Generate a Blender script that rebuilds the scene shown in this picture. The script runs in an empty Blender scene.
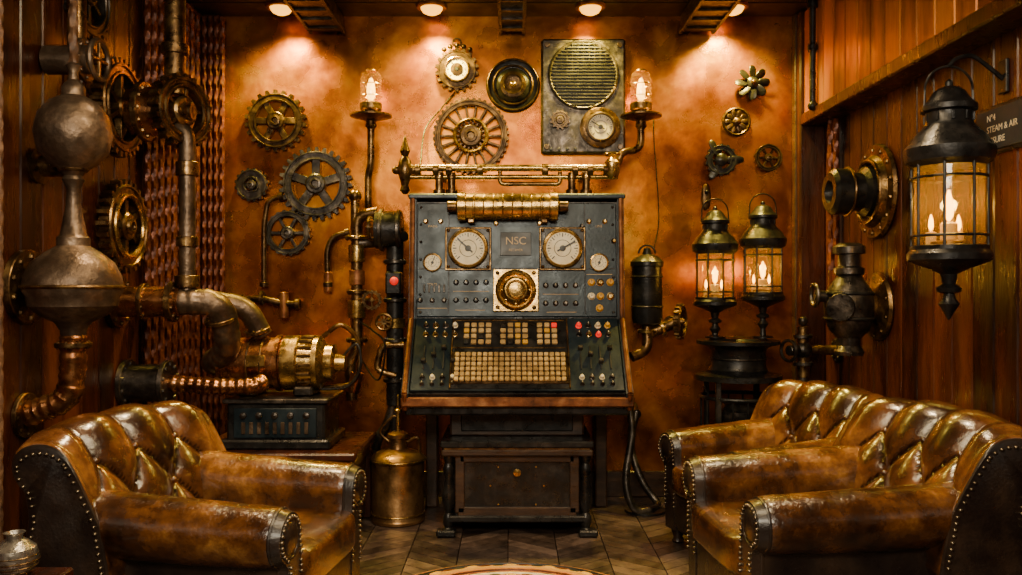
import bpy, math, random
from mathutils import Vector, Matrix, noise
random.seed(7)
pi=math.pi
# ---- room survey: camera 1.3 m high, 5.3 m from the back wall (y=0) ----
F=850.0; CAMH=1.3; CAMY=-5.3
def at(px,py,d):
    return Vector(((px-511)/F*d, CAMY+d, CAMH+(287.5-py)/F*d))

# ================= materials =================
def nmat(name):
    m=bpy.data.materials.new(name); m.use_nodes=True
    nt=m.node_tree; bs=nt.nodes['Principled BSDF']
    return m,nt,bs
def N(nt,t,**k):
    n=nt.nodes.new(t)
    for a,v in k.items(): setattr(n,a,v)
    return n
def ramp(nt,stops):
    r=N(nt,'ShaderNodeValToRGB'); e=r.color_ramp.elements
    while len(e)<len(stops): e.new(.5)
    for i,(p,c) in enumerate(stops):
        e[i].position=p; e[i].color=(c[0],c[1],c[2],1)
    return r
def surf(name,cols,rough=(.3,.5),metallic=.0,scale=6,bump=.1,bscale=60,island=0,stretch=(1,1,1),coat=0,spec=.5,point=False,detail=6,lo=.3,span=.42,big=None):
    m,nt,bs=nmat(name); L=nt.links
    tc=N(nt,'ShaderNodeTexCoord'); mp=N(nt,'ShaderNodeMapping'); mp.inputs['Scale'].default_value=stretch
    L.new(tc.outputs['Object'],mp.inputs['Vector'])
    n1=N(nt,'ShaderNodeTexNoise'); n1.inputs['Scale'].default_value=scale; n1.inputs['Detail'].default_value=detail; n1.inputs['Roughness'].default_value=.65
    L.new(mp.outputs[0],n1.inputs['Vector'])
    k=len(cols)
    r=ramp(nt,[(lo+span*i/(max(1,k-1)),c) for i,c in enumerate(cols)])
    fac=n1.outputs['Fac']
    if island:
        g=N(nt,'ShaderNodeNewGeometry'); ma=N(nt,'ShaderNodeMath',operation='MULTIPLY_ADD')
        L.new(g.outputs['Random Per Island'],ma.inputs[0]); ma.inputs[1].default_value=island; 
        su=N(nt,'ShaderNodeMath',operation='SUBTRACT'); L.new(fac,su.inputs[0]); su.inputs[1].default_value=island*.5
        L.new(su.outputs[0],ma.inputs[2]); fac=ma.outputs[0]
    L.new(fac,r.inputs[0]); col=r.outputs[0]
    if big:
        # a second, larger patina pattern worn over the first
        nb=N(nt,'ShaderNodeTexNoise'); nb.inputs['Scale'].default_value=big[0]; nb.inputs['Detail'].default_value=10; nb.inputs['Roughness'].default_value=.7; nb.inputs['Distortion'].default_value=.6
        L.new(mp.outputs[0],nb.inputs['Vector'])
        rb=ramp(nt,[(.38,(0,0,0)),(.62,(1,1,1))]); L.new(nb.outputs['Fac'],rb.inputs[0])
        mb=N(nt,'ShaderNodeMixRGB',blend_type='MULTIPLY'); mb.inputs[2].default_value=(*big[1],1)
        L.new(rb.outputs[0],mb.inputs[0]); L.new(col,mb.inputs[1]); col=mb.outputs[0]
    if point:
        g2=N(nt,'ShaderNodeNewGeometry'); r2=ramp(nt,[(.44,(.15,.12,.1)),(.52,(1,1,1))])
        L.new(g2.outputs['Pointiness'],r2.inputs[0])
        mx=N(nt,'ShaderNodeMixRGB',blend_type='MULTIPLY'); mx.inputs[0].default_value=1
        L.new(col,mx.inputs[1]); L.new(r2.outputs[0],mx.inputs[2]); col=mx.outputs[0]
    L.new(col,bs.inputs['Base Color'])
    n2=N(nt,'ShaderNodeTexNoise'); n2.inputs['Scale'].default_value=scale*2.3; n2.inputs['Detail'].default_value=4
    L.new(mp.outputs[0],n2.inputs['Vector'])
    mr=N(nt,'ShaderNodeMapRange'); mr.inputs[1].default_value=.3; mr.inputs[2].default_value=.7
    mr.inputs[3].default_value=rough[0]; mr.inputs[4].default_value=rough[1]
    L.new(n2.outputs['Fac'],mr.inputs[0]); L.new(mr.outputs[0],bs.inputs['Roughness'])
    bs.inputs['Metallic'].default_value=metallic
    bs.inputs['Specular IOR Level'].default_value=spec
    bs.inputs['Coat Weight'].default_value=coat
    bs.inputs['Coat Roughness'].default_value=.16
    if bump:
        n3=N(nt,'ShaderNodeTexNoise'); n3.inputs['Scale'].default_value=bscale; n3.inputs['Detail'].default_value=5
        L.new(mp.outputs[0],n3.inputs['Vector'])
        bp=N(nt,'ShaderNodeBump'); bp.inputs['Strength'].default_value=bump; bp.inputs['Distance'].default_value=.01
        L.new(n3.outputs['Fac'],bp.inputs['Height']); L.new(bp.outputs[0],bs.inputs['Normal'])
    return m
def emis(name,col,st):
    m,nt,bs=nmat(name); bs.inputs['Base Color'].default_value=(*col,1)
    bs.inputs['Emission Color'].default_value=(*col,1); bs.inputs['Emission Strength'].default_value=st
    return m
def glassm(name,tint,gl=.12,tr=.15):
    m,nt,bs=nmat(name); L=nt.links; nt.nodes.remove(bs)
    out=nt.nodes['Material Output']
    t=N(nt,'ShaderNodeBsdfTransparent'); t.inputs[0].default_value=(*tint,1)
    g=N(nt,'ShaderNodeBsdfGlossy'); g.inputs['Roughness'].default_value=.08
    d=N(nt,'ShaderNodeBsdfTranslucent'); d.inputs[0].default_value=(1,.6,.14,1)
    m1=N(nt,'ShaderNodeMixShader'); m1.inputs[0].default_value=tr
    m2=N(nt,'ShaderNodeMixShader'); m2.inputs[0].default_value=gl
    L.new(t.outputs[0],m1.inputs[1]); L.new(d.outputs[0],m1.inputs[2])
    L.new(m1.outputs[0],m2.inputs[1]); L.new(g.outputs[0],m2.inputs[2]); L.new(m2.outputs[0],out.inputs[0])
    return m

M={}
M['copperwall']=surf('burnished_copper',[(.15,.032,.003),(.40,.115,.008),(.66,.24,.014),(.92,.46,.045)],rough=(.18,.42),metallic=.85,scale=2.2,bump=.34,bscale=5.5,detail=14,lo=.3,span=.42,big=(.85,(.44,.33,.30)))
M['redwood']=surf('mahogany_planks',[(.014,.004,.002),(.048,.011,.004),(.12,.029,.006)],rough=(.2,.42),scale=3,stretch=(3,3,.5),bump=.2,bscale=30,island=.3)
M['orangewood']=surf('copper_boards',[(.14,.034,.003),(.38,.115,.010),(.56,.21,.016)],rough=(.3,.48),metallic=.35,scale=3,stretch=(3,3,.5),bump=.1,island=.3)
M['darkwood']=surf('dark_oak',[(.012,.007,.005),(.04,.02,.012),(.09,.045,.022)],rough=(.25,.5),scale=5,stretch=(1,1,4),bump=.15,bscale=40)
M['floorwood']=surf('parquet_oak',[(.022,.014,.011),(.062,.040,.030),(.145,.096,.073)],rough=(.28,.5),scale=5,stretch=(2,2,2),bump=.15,bscale=50,island=.34)
M['bronze']=surf('aged_bronze',[(.03,.018,.010),(.15,.085,.034),(.48,.3,.11)],rough=(.22,.45),metallic=.92,scale=14,bump=.18)
M['darkbronze']=surf('blackened_bronze',[(.018,.011,.007),(.075,.043,.02),(.25,.15,.06)],rough=(.25,.48),metallic=.88,scale=14,bump=.18)
M['brass']=surf('brass',[(.14,.075,.02),(.5,.31,.09),(.9,.62,.24)],rough=(.16,.36),metallic=.95,scale=10,bump=.1)
M['churn']=surf('tarnished_brass',[(.09,.05,.02),(.33,.18,.07),(.6,.36,.16)],rough=(.25,.45),metallic=.9,scale=7,bump=.12)
M['copper']=surf('copper_metal',[(.09,.033,.014),(.36,.15,.055),(.75,.38,.16)],rough=(.18,.38),metallic=.95,scale=9,bump=.12)
M['steel']=surf('gunmetal',[(.018,.016,.015),(.07,.06,.052),(.24,.2,.17)],rough=(.25,.48),metallic=.85,scale=12,bump=.2)
M['pewter']=surf('pewter',[(.04,.026,.018),(.14,.095,.063),(.38,.27,.18)],rough=(.28,.5),metallic=.8,scale=6,bump=.35,bscale=40)
M['silver']=surf('silver',[(.25,.22,.18),(.6,.55,.47)],rough=(.2,.4),metallic=.9,scale=30,bump=.2)
M['black']=surf('black_iron',[(.007,.007,.008),(.019,.018,.018),(.055,.049,.045)],rough=(.22,.45),metallic=.5,scale=10,bump=.15)
M['panel']=surf('enamel_panel',[(.006,.010,.014),(.012,.022,.030),(.032,.048,.058)],rough=(.25,.45),metallic=.3,scale=5,bump=.1)
M['rust']=surf('rusted_trim',[(.05,.018,.008),(.22,.075,.025),(.5,.24,.09)],rough=(.35,.55),metallic=.6,scale=10,bump=.2)
M['cream']=surf('dial_paper',[(.7,.56,.32),(.85,.74,.5),(.92,.84,.64)],rough=(.4,.5),scale=12,bump=0)
M['key']=surf('ivory_keys',[(.28,.17,.06),(.50,.32,.12),(.68,.47,.2)],rough=(.3,.5),scale=4,bump=0,island=.3)
M['ink']=surf('ink',[(.01,.01,.01),(.02,.02,.02)],bump=0)
M['red']=emis('red_lamp',(.7,.015,.008),.9)
M['amber']=surf('amber_knob',[(.6,.3,.03),(.8,.45,.06)],rough=(.2,.3),bump=0)
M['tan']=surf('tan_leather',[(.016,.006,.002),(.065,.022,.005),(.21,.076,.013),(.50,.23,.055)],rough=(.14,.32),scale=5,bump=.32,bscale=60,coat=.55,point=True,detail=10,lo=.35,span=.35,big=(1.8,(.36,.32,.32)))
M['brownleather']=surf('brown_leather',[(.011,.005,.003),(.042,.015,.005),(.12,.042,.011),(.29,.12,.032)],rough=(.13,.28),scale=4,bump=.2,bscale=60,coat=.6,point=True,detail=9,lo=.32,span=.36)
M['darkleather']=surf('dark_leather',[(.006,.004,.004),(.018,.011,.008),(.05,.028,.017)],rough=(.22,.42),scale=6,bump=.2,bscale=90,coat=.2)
M['nail']=surf('nailheads',[(.09,.068,.046),(.27,.21,.14)],rough=(.22,.35),metallic=.95,bump=0)
M['rope']=surf('red_rope',[(.03,.007,.003),(.12,.028,.010),(.27,.08,.024)],rough=(.3,.5),metallic=.4,scale=30,bump=.1)
M['ropetan']=surf('tan_rope',[(.04,.018,.01),(.13,.06,.028),(.26,.14,.07)],rough=(.45,.65),scale=30,bump=.1)
M['ceil']=surf('dark_ceiling',[(.008,.005,.004),(.022,.012,.008),(.045,.025,.015)],rough=(.35,.55),scale=4,bump=.1)
M['flame']=emis('flame',(1,.46,.04),14)
M['bulb']=emis('spot_bulb',(1,.42,.01),4)
M['lampglow']=emis('lamp_filament',(1,.55,.07),9)
M['glass']=glassm('lantern_glass',(1,.9,.70),.08,.09)
M['clear']=glassm('bulb_glass',(1,.93,.80),.14,.06)
M['board']=surf('blackboard',[(.015,.02,.02),(.04,.045,.045)],rough=(.5,.7),bump=.05)
M['candle']=surf('wax',[(.7,.45,.2),(.8,.58,.32)],bump=0)
M['rug']=surf('rug_wool',[(.35,.06,.02),(.5,.2,.05),(.05,.03,.02)],rough=(.8,.95),scale=20,bump=.4,bscale=150)

# ================= mesh builder =================
def zto(axis):
    a=Vector(axis).normalized()
    return Vector((0,0,1)).rotation_difference(a).to_matrix().to_4x4()
class Bld:
    def __init__(s,name): s.name=name; s.v=[]; s.f=[]; s.mi=[]; s.mats=[]; s.M=Matrix(); s.cur=0
    def m(s,key):
        if key not in s.mats: s.mats.append(key)
        s.cur=s.mats.index(key); return s
    def add(s,vs,fs,mf=None):
        o=len(s.v)
        s.v+= [s.M@Vector(v) for v in vs]
        for f in fs:
            s.f.append([i+o for i in f])
            if mf:
                c=sum((Vector(vs[i]) for i in f),Vector())/len(f); k=mf(c)
                if k not in s.mats: s.mats.append(k)
                s.mi.append(s.mats.index(k))
            else: s.mi.append(s.cur)
    def push(s,mat): old=s.M; s.M=old@mat; return old
    def box(s,c,d,bev=.004,rot=None):
        hx,hy,hz=d[0]/2,d[1]/2,d[2]/2; bev=min(bev,hx*.45,hy*.45,hz*.45)
        vs=[];ix={}
        for sx in(-1,1):
            for sy in(-1,1):
                for sz in(-1,1):
                    for ax in range(3):
                        p=[sx*(hx-bev),sy*(hy-bev),sz*(hz-bev)]
                        p[ax]+= (sx,sy,sz)[ax]*bev
                        ix[(sx,sy,sz,ax)]=len(vs); vs.append(Vector(p))
        fs=[]
        for ax in range(3):
            o=[a for a in range(3) if a!=ax]
            for sg in(-1,1):
                q=[]
                for (a,b) in((-1,-1),(1,-1),(1,1),(-1,1)):
                    k=[0,0,0];k[ax]=sg;k[o[0]]=a;k[o[1]]=b; q.append(ix[(k[0],k[1],k[2],ax)])
                fs.append(q)
            for a in(-1,1):
                for b in(-1,1):
                    k1=[0,0,0];k1[o[0]]=a;k1[o[1]]=b;k1[ax]=-1
                    k2=list(k1);k2[ax]=1
                    fs.append([ix[(*k1,o[0])],ix[(*k2,o[0])],ix[(*k2,o[1])],ix[(*k1,o[1])]])
        for sx in(-1,1):
            for sy in(-1,1):
                for sz in(-1,1): fs.append([ix[(sx,sy,sz,a)] for a in range(3)])
        T=Matrix.Translation(Vector(c))
        if rot is not None: T=T@rot
        s.add([T@v for v in vs],fs)
    def loft(s,rings,cap=True,mf=None,close=False):
        n=len(rings[0]); vs=[p for r in rings for p in r]; fs=[]
        R=len(rings)
        for i in range(R if close else R-1):
            for j in range(n):
                a=i*n+j;b=i*n+(j+1)%n;i2=(i+1)%R
                fs.append([a,b,i2*n+(j+1)%n,i2*n+j])
        if cap and not close: fs.append(list(range(n))[::-1]); fs.append([(R-1)*n+j for j in range(n)])
        s.add(vs,fs,mf)
    def lathe(s,prof,c=(0,0,0),axis=(0,0,1),seg=28,cap=True,sc=1.0):
        T=Matrix.Translation(Vector(c))@zto(axis)
        s.loft([[T@Vector((max(r,2e-4)*sc*math.cos(2*pi*j/seg),max(r,2e-4)*sc*math.sin(2*pi*j/seg),h*sc)) for j in range(seg)] for r,h in prof],cap)
    def cyl(s,p1,p2,r,r2=None,seg=20,bev=.003):
        p1=Vector(p1);p2=Vector(p2);h=(p2-p1).length; r2=r if r2 is None else r2
        bev=min(bev,h*.3,r*.3,r2*.5)
        s.lathe([(r-bev,0),(r,bev),(r2,h-bev),(r2-bev,h)],p1,p2-p1,seg)
    def torus(s,c,axis,R,r,seg=32,rs=8,a0=0,a1=None):
        T=Matrix.Translation(Vector(c))@zto(axis); full=a1 is None; a1=2*pi if full else a1
        n=seg if full else seg+1; rings=[]
        for i in range(n):
            a=a0+(a1-a0)*i/seg; d=Vector((math.cos(a),math.sin(a),0))
            rings.append([T@(d*(R+r*math.cos(2*pi*k/rs))+Vector((0,0,r*math.sin(2*pi*k/rs)))) for k in range(rs)])
        s.loft(rings,True,None,full)
    def sph(s,c,r,sc=(1,1,1),u=14,v=9):
        s.loft([[Vector(c)+Vector((r*sc[0]*max(math.sin(pi*i/v),.01)*math.cos(2*pi*j/u),r*sc[1]*max(math.sin(pi*i/v),.01)*math.sin(2*pi*j/u),r*sc[2]*math.cos(pi*i/v))) for j in range(u)] for i in range(v+1)])
    def sq(s,c,d,e=.35,u=40,v=20,rot=None,mf=None):
        def f(x): return math.copysign(abs(x)**e,x)
        T=Matrix.Translation(Vector(c))
        if rot is not None: T=T@rot
        rings=[]
        for i in range(v+1):
            ph=-pi/2+pi*i/v; cp=max(f(math.cos(ph)) if math.cos(ph)>1e-6 else 0,.005)
            rings.append([T@Vector((d[0]/2*cp*f(math.cos(2*pi*j/u)),d[1]/2*cp*f(math.sin(2*pi*j/u)),d[2]/2*f(math.sin(ph)))) for j in range(u)])
        s.loft(rings,True,mf)
    def tube(s,pts,r,seg=14,ribs=None,lobes=0,twist=0,step=None,cap=True):
        pts=[Vector(p) for p in pts]
        if step:
            out=[pts[0]]; 
            for a,b in zip(pts,pts[1:]):
                k=max(1,int((b-a).length/step))
                out+=[a.lerp(b,(i+1)/k) for i in range(k)]
            pts=out
        t=(pts[1]-pts[0]).normalized()
        up=Vector((0,0,1)) if abs(t.z)<.9 else Vector((1,0,0))
        n=t.cross(up).normalized(); L=0; rings=[]
        for i,p in enumerate(pts):
            a=pts[max(i-1,0)];b=pts[min(i+1,len(pts)-1)]
            t2=(b-a).normalized()
            n=(n-t2*n.dot(t2)).normalized(); bn=t2.cross(n)
            if i: L+=(p-pts[i-1]).length
            rr=r(i/(len(pts)-1)) if callable(r) else r
            if ribs: rr*=1+ribs[1]*(1 if math.sin(2*pi*L/ribs[0])>0 else -1)
            ring=[]
            for k in range(seg):
                an=2*pi*k/seg; q=rr
                if lobes: q=rr*(1+.22*math.cos(lobes*an+twist*L))
                ring.append(p+n*q*math.cos(an)+bn*q*math.sin(an))
            rings.append(ring)
        s.loft(rings,cap)
    def pipe(s,pts,r,fr=None,seg=16,**k): s.tube(fillet(pts,fr or r*2.2),r,seg,**k)
    def rope(s,p1,p2,r,sag=0):
        pts=[Vector(p1).lerp(Vector(p2),i/20) for i in range(21)]
        for i,p in enumerate(pts): p.z-=sag*4*(i/20)*(1-i/20)
        s.tube(pts,r,9,lobes=3,twist=1.0/r,step=r*.7)
    def gear(s,c,axis,R,t,teeth=24,th=.12,rim=.2,hub=.22,spokes=6,sw=.1,hole=.08,rot=0,mat2=None):
        T=Matrix.Translation(Vector(c))@zto(axis)@Matrix.Rotation(rot,4,'Z')
        old=s.push(T); n=teeth*6; Ri=R*(1-rim-th)
        pat=[0,.0,1,1,1,0]
        outl=[]
        for i in range(n):
            a=2*pi*i/n; rr=R*(1-th)+R*th*pat[i%6]; outl.append((rr*math.cos(a),rr*math.sin(a)))
        inn=[(Ri*math.cos(2*pi*i/n),Ri*math.sin(2*pi*i/n)) for i in range(n)]
        s.loft([[Vector((x,y,-t/2)) for x,y in inn],[Vector((x,y,-t/2)) for x,y in outl],[Vector((x,y,t/2)) for x,y in outl],[Vector((x,y,t/2)) for x,y in inn]],False,None,True)
        s.torus((0,0,t/2),(0,0,1),R*(1-th)*.97,t*.18,40,6)
        s.torus((0,0,t/2),(0,0,1),Ri*1.02,t*.18,40,6)
        if mat2: s.m(mat2)
        for k in range(spokes):
            a=2*pi*k/spokes; L=Ri-hub*R*.7
            s.box((math.cos(a)*(hub*R*.7+L/2),math.sin(a)*(hub*R*.7+L/2),0),(L+R*.04,R*sw,t*.7),.002,Matrix.Rotation(a,4,'Z'))
        h=hub*R
        s.lathe([(h,-t*.6),(h,t*.5),(h*.85,t*.7),(h*.6,t*.7),(h*.55,t*.95),(hole*R*1.3,t*1.0),(hole*R,t*.6),(.001,t*.6)])
        s.M=old
    def bolts(s,c,axis,R,n,r,h=.006,a0=0):
        T=Matrix.Translation(Vector(c))@zto(axis); old=s.push(T)
        for k in range(n):
            a=a0+2*pi*k/n; p=Vector((R*math.cos(a),R*math.sin(a),-.002))
            s.cyl(p,p+Vector((0,0,h)),r,r*.8,6,.001)
        s.M=old
    def flange(s,c,axis,r,t=.02,n=8,br=None):
        c=Vector(c);a=Vector(axis).normalized()
        s.cyl(c-a*t/2,c+a*t/2,r,seg=28)
        s.bolts(c+a*t/2,a,r*.82,n,br or r*.09,t*.4); s.bolts(c-a*t/2,-a,r*.82,n,br or r*.09,t*.4)
    def gauge(s,c,r,axis=(0,0,1),needle=.9,bez='brass'):
        T=Matrix.Translation(Vector(c))@zto(axis); old=s.push(T)
        s.m(bez).lathe([(r*1.08,-.005),(r*1.1,r*.12),(r*1.05,r*.25),(r*.95,r*.28),(r*.9,r*.22),(r*.88,r*.12)],cap=False)
        s.m('cream').lathe([(r*.95,0),(r*.93,r*.12),(.001,r*.125)])
        s.m('ink')
        for k in range(25):
            a=-.75*pi/1+1.5*pi*k/24+pi/2; L=.2 if k%4==0 else .1
            s.box((math.cos(a)*r*(.82-L/2),math.sin(a)*r*(.82-L/2),r*.135),(r*L,r*(.05 if k%4==0 else .03),r*.03),0.0003,Matrix.Rotation(a,4,'Z'))
        s.torus((0,0,r*.13),(0,0,1),r*.45,r*.014,24,4)
        s.box((math.cos(needle)*r*.22,math.sin(needle)*r*.22,r*.17),(r*1.1,r*.085,r*.03),.0005,Matrix.Rotation(needle,4,'Z'))
        s.lathe([(r*.17,r*.12),(r*.15,r*.22),(.001,r*.23)],seg=14)
        s.M=old
    def text(s,txt,c,size,rot,depth=.002,align='CENTER'):
        cu=bpy.data.curves.new('t','FONT'); cu.body=txt; cu.size=size; cu.extrude=depth; cu.align_x=align; cu.align_y='CENTER'
        o=bpy.data.objects.new('t',cu); bpy.context.scene.collection.objects.link(o)
        bpy.context.view_layer.update()
        me=o.evaluated_get(bpy.context.evaluated_depsgraph_get()).to_mesh()
        T=Matrix.Translation(Vector(c))@rot
        vs=[T@v.co for v in me.vertices]; fs=[list(p.vertices) for p in me.polygons]
        s.add(vs,fs); bpy.data.objects.remove(o); bpy.data.curves.remove(cu)
    def done(s,ang=.6):
        lo=Vector([min(v[i] for v in s.v) for i in range(3)]);hi=Vector([max(v[i] for v in s.v) for i in range(3)])
        c=(lo+hi)/2
        me=bpy.data.meshes.new(s.name); me.from_pydata([v-c for v in s.v],[],s.f)
        for k in s.mats: me.materials.append(M[k])
        me.polygons.foreach_set('material_index',s.mi)
        import bmesh
        bm=bmesh.new(); bm.from_mesh(me); bmesh.ops.recalc_face_normals(bm,faces=bm.faces); bm.to_mesh(me); bm.free()
        me.polygons.foreach_set('use_smooth',[True]*len(me.polygons))
        me.set_sharp_from_angle(angle=ang); me.update()
        o=bpy.data.objects.new(s.name,me); bpy.context.scene.collection.objects.link(o); o.location=c
        return o
def fillet(pts,r,n=7):
    pts=[Vector(p) for p in pts]; out=[pts[0]]
    for i in range(1,len(pts)-1):
        p=pts[i];a=(pts[i-1]-p);b=(pts[i+1]-p)
        d=min(r,a.length*.48,b.length*.48); a=p+a.normalized()*d;b=p+b.normalized()*d
        for k in range(n+1):
            t=k/n; out.append(a*(1-t)**2+p*2*t*(1-t)+b*t*t)
    out.append(pts[-1]); return out
def catmull(pts,n=8):
    P=[Vector(p) for p in pts]; P=[P[0]*2-P[1]]+P+[P[-1]*2-P[-2]]; out=[]
    for i in range(1,len(P)-2):
        a,b,c,d=P[i-1:i+3]
        for k in range(n):
            t=k/n; out.append(.5*((2*b)+(c-a)*t+(2*a-5*b+4*c-d)*t*t+(3*b-a-3*c+d)*t**3))
    out.append(P[-2]); return out
def light(kind,name,loc,energy,col,parent=None,**k):
    l=bpy.data.lights.new(name,kind); l.energy=energy; l.color=col
    for a,v in k.items(): setattr(l,a,v)
    o=bpy.data.objects.new(name,l); bpy.context.scene.collection.objects.link(o); o.location=loc
    if parent:
        o.parent=parent; o.matrix_parent_inverse=Matrix.Translation(parent.location).inverted()
    return o
FR=(0,-1,0)

# ================= room =================
XL=-1.95; XR=1.92; H=3.0; YF=-6.4
b=Bld('floor').m('darkwood'); b.box(((XL+XR)/2,YF/2,-.06),(XR-XL,-YF,.08),.001)
b.m('floorwood'); cw=(XR-XL)/16; pw=.1
for i in range(16):
    x0=XL+i*cw;x1=x0+cw; dy=cw*(1 if i%2 else -1)*.75
    y=YF+.3
    while y<.3:
        g=.0025
        q=[(x0+g,y+g-(dy/2)),(x1-g,y+g+dy/2),(x1-g,y+pw-g+dy/2),(x0+g,y+pw-g-dy/2)]
        q=[(a,min(c,-.002)) for a,c in q]
        if q[2][1]-q[1][1]>.01 or q[3][1]-q[0][1]>.01:
            if min(q[2][1]-q[1][1],q[3][1]-q[0][1])<.004:
                q=[(a,c-(.004 if k<2 else 0)) for k,(a,c) in enumerate(q)]
            b.loft([[Vector((a,c,-.02)) for a,c in q],[Vector((a,c,0)) for a,c in q]])
        y+=pw
b.done()
b=Bld('wall_back').m('copperwall'); b.box(((XL+XR)/2,.05,H/2),(XR-XL+.2,.1,H),.001); b.done()
def plankwall(name,x,sgn):
    b=Bld(name).m('darkwood'); b.box((x+sgn*.07,YF/2,H/2),(.1,-YF,H),.001)
    b.m('redwood'); w=.16;y=-w/2
    while y>YF:
        b.box((x+sgn*.015,y,H/2),(.03,w-.004,H),.006); y-=w
    b.done()
plankwall('wall_left',XL,-1); plankwall('wall_right',XR,1)
b=Bld('ceiling').m('ceil'); b.box(((XL+XR)/2,YF/2,H+.05),(XR-XL+.2,-YF,.1),.001)
for k in range(20): b.box(((XL+XR)/2,-.1-k*.32,H-.004),(XR-XL,.3,.012),.004)
b.done()
for px,w in((322,.2),(512,.14),(702,.2)):
    x=(px-511)/F*5.1
    b=Bld('ceiling_beam').m('steel'); b.box((x,-3.2,H-.07),(w,6.3,.1),.006); 
    b.m('black').box((x-w/2,-3.2,H-.12),(.02,6.3,.03),.002); b.box((x+w/2,-3.2,H-.12),(.02,6.3,.03),.002)
    b.m('steel')
    for k in range(36): b.box((x,-.15-k*.165,H-.125),(w*.9,.03,.02),.003)
    b.done()
b=Bld('baseboard_back').m('darkwood'); b.box((0,-.012,.08),(3.5,.024,.16),.006); b.done()
b=Bld('trim_1').m('redwood'); b.box((1.84,-.06,H/2),(.16,.12,H-.02),.01); b.m('darkwood').box((1.765,-.03,H/2),(.03,.06,H-.02),.005); b.done()
b=Bld('trim_2').m('redwood'); b.box((-1.87,-.03,H/2),(.14,.06,H-.02),.01); b.done()
b=Bld('trim_soffit').m('orangewood'); y=-.2
while y>YF:
    b.box((1.85,y,2.66),(.13,.155,.64),.006); y-=.16
b.m('redwood').box((1.845,-3.2,2.32),(.16,6.2,.07),.008); b.done()
b=Bld('round_rug')
b.m('rug').lathe([(.62,0),(.62,.01),(.56,.012),(.001,.012)],(0,-1.93,.001),seg=64)
for k in range(5):
    b.m(['ink','amber','rope','cream','ink'][k]).torus((0,-1.93,.012),(0,0,1),.59-k*.045,.008,64,6)
for k in range(60):
    a=2*pi*k/60; b.m(['amber','ink','rope'][k%3]).sph((.585*math.cos(a),-1.93+.585*math.sin(a),.011),.03,(1,1,.14),10,6)
for k in range(36):
    a=2*pi*k/36; b.m(['amber','ink','rope'][k%3]).sph((.46*math.cos(a),-1.93+.46*math.sin(a),.012),.04,(1,.6,.12),10,6)
b.done()

# ceiling spots
for px in (282,432,590,732):
    x=(px-511)/F*5.12
    b=Bld('ceiling_spotlight'); b.m('rust').lathe([(.09,.01),(.095,-.004),(.088,-.014),(.07,-.014),(.064,-.0)],(x,-.2,H-.012),cap=False)
    b.m('bulb').lathe([(.066,0),(.064,-.02),(.052,-.038),(.028,-.050),(.001,-.053)],(x,-.2,H-.012))
    o=b.done()
    l=light('SPOT','spot_lamp',(x,-.23,H-.09),230,(1,.72,.10),o,spot_size=2.3,spot_blend=.95,shadow_soft_size=.05)
    l.rotation_euler=(math.radians(10),0,0)

# ================= wall gears & ornaments =================
def wx(px,py,y=-.03):
    return at(px,py,5.3+y)
def wgear(px,py,rp,mat='darkbronze',**k):
    R=rp/162; b=Bld('cog_gear').m(mat); c=wx(px,py,-.035); 
    b.gear(c,FR,R,k.pop('t',.035),**k); b.m('black').cyl((c.x,0,c.z),(c.x,-.03,c.z),R*.15); b.done()
wgear(276,121,31,teeth=22,spokes=6,rim=.22,hub=.3,sw=.2)
wgear(252,185,17,'steel',teeth=16,rim=.45,spokes=4,hub=.3,sw=.2)
wgear(316,184,37,'steel',teeth=28,rim=.22,spokes=5,hub=.28,sw=.22,rot=.3)
wgear(288,233,23,'steel',teeth=20,th=.06,rim=.2,spokes=6,hub=.3,sw=.14)
wgear(768,158,14,teeth=14,th=.06,rim=.2,spokes=6,hub=.3,sw=.14)
b=Bld('spoked_wheel').m('darkbronze'); c=wx(471,136,-.05); b.gear(c,FR,.235,.04,teeth=40,th=.05,rim=.14,hub=.3,spokes=18,sw=.06); b.m('brass').torus(c+Vector((0,-.02,0)),FR,.1,.012); b.m('black').cyl((c.x,0,c.z),(c.x,-.04,c.z),.04); b.done()
b=Bld('gauge_dial'); c=wx(457,70,-.04); b.m('darkbronze').gear(c,FR,.135,.03,teeth=18,th=.14,rim=.35,hub=.5,spokes=3); b.gauge(c+Vector((0,-.015,0)),.075,FR,2.2)
b.m('darkbronze')
for k in range(5): 
    a=pi/2+(k-2)*.28; p=c+Vector((math.cos(a)*.15,0,math.sin(a)*.15)); b.sph(p,.016)
b.cyl((c.x,0,c.z),(c.x,-.03,c.z),.04); b.torus(c+Vector((0,0,.17)),FR,.025,.006,16,6); b.done()
b=Bld('bell_dish').m('black'); c=wx(513,86,0); b.lathe([(.165,0),(.168,.02),(.155,.03),(.13,.02),(.11,.018),(.1,.035),(.07,.05),(.05,.045),(.045,.03),(.02,.05),(.001,.055)],c,FR,40)
b.m('darkbronze').torus(c+Vector((0,-.03,0)),FR,.12,.008,40); b.torus(c+Vector((0,-.03,0)),FR,.158,.007,40); b.lathe([(.085,.03),(.08,.05),(.06,.055),(.05,.05)],c,FR,30); b.m('brass').sph(c+Vector((0,-.05,0)),.022); b.done()
def petals(b,c,n,r0,r1,w,mat,tw=.3,round_=False):
    b.m(mat)
    T=Matrix.Translation(c)@zto(FR); old=b.push(T)
    for k in range(n):
        a=2*pi*k/n
        b.sq(((r0+r1)/2*math.cos(a),(r0+r1)/2*math.sin(a),.012),((r1-r0),w,.012),.8,16,8,Matrix.Rotation(a,4,'Z')@Matrix.Rotation(tw,4,'X'))
    b.lathe([(r0*1.3,-.03),(r0*1.3,.02),(r0*.8,.03),(.001,.034)],seg=20)
    b.M=old
b=Bld('fan_ornament'); c=wx(752,83,-.03); petals(b,c,8,.028,.108,.055,'black',.5); b.m('bronze').sph(c+Vector((0,-.03,0)),.016); b.done()
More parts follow.
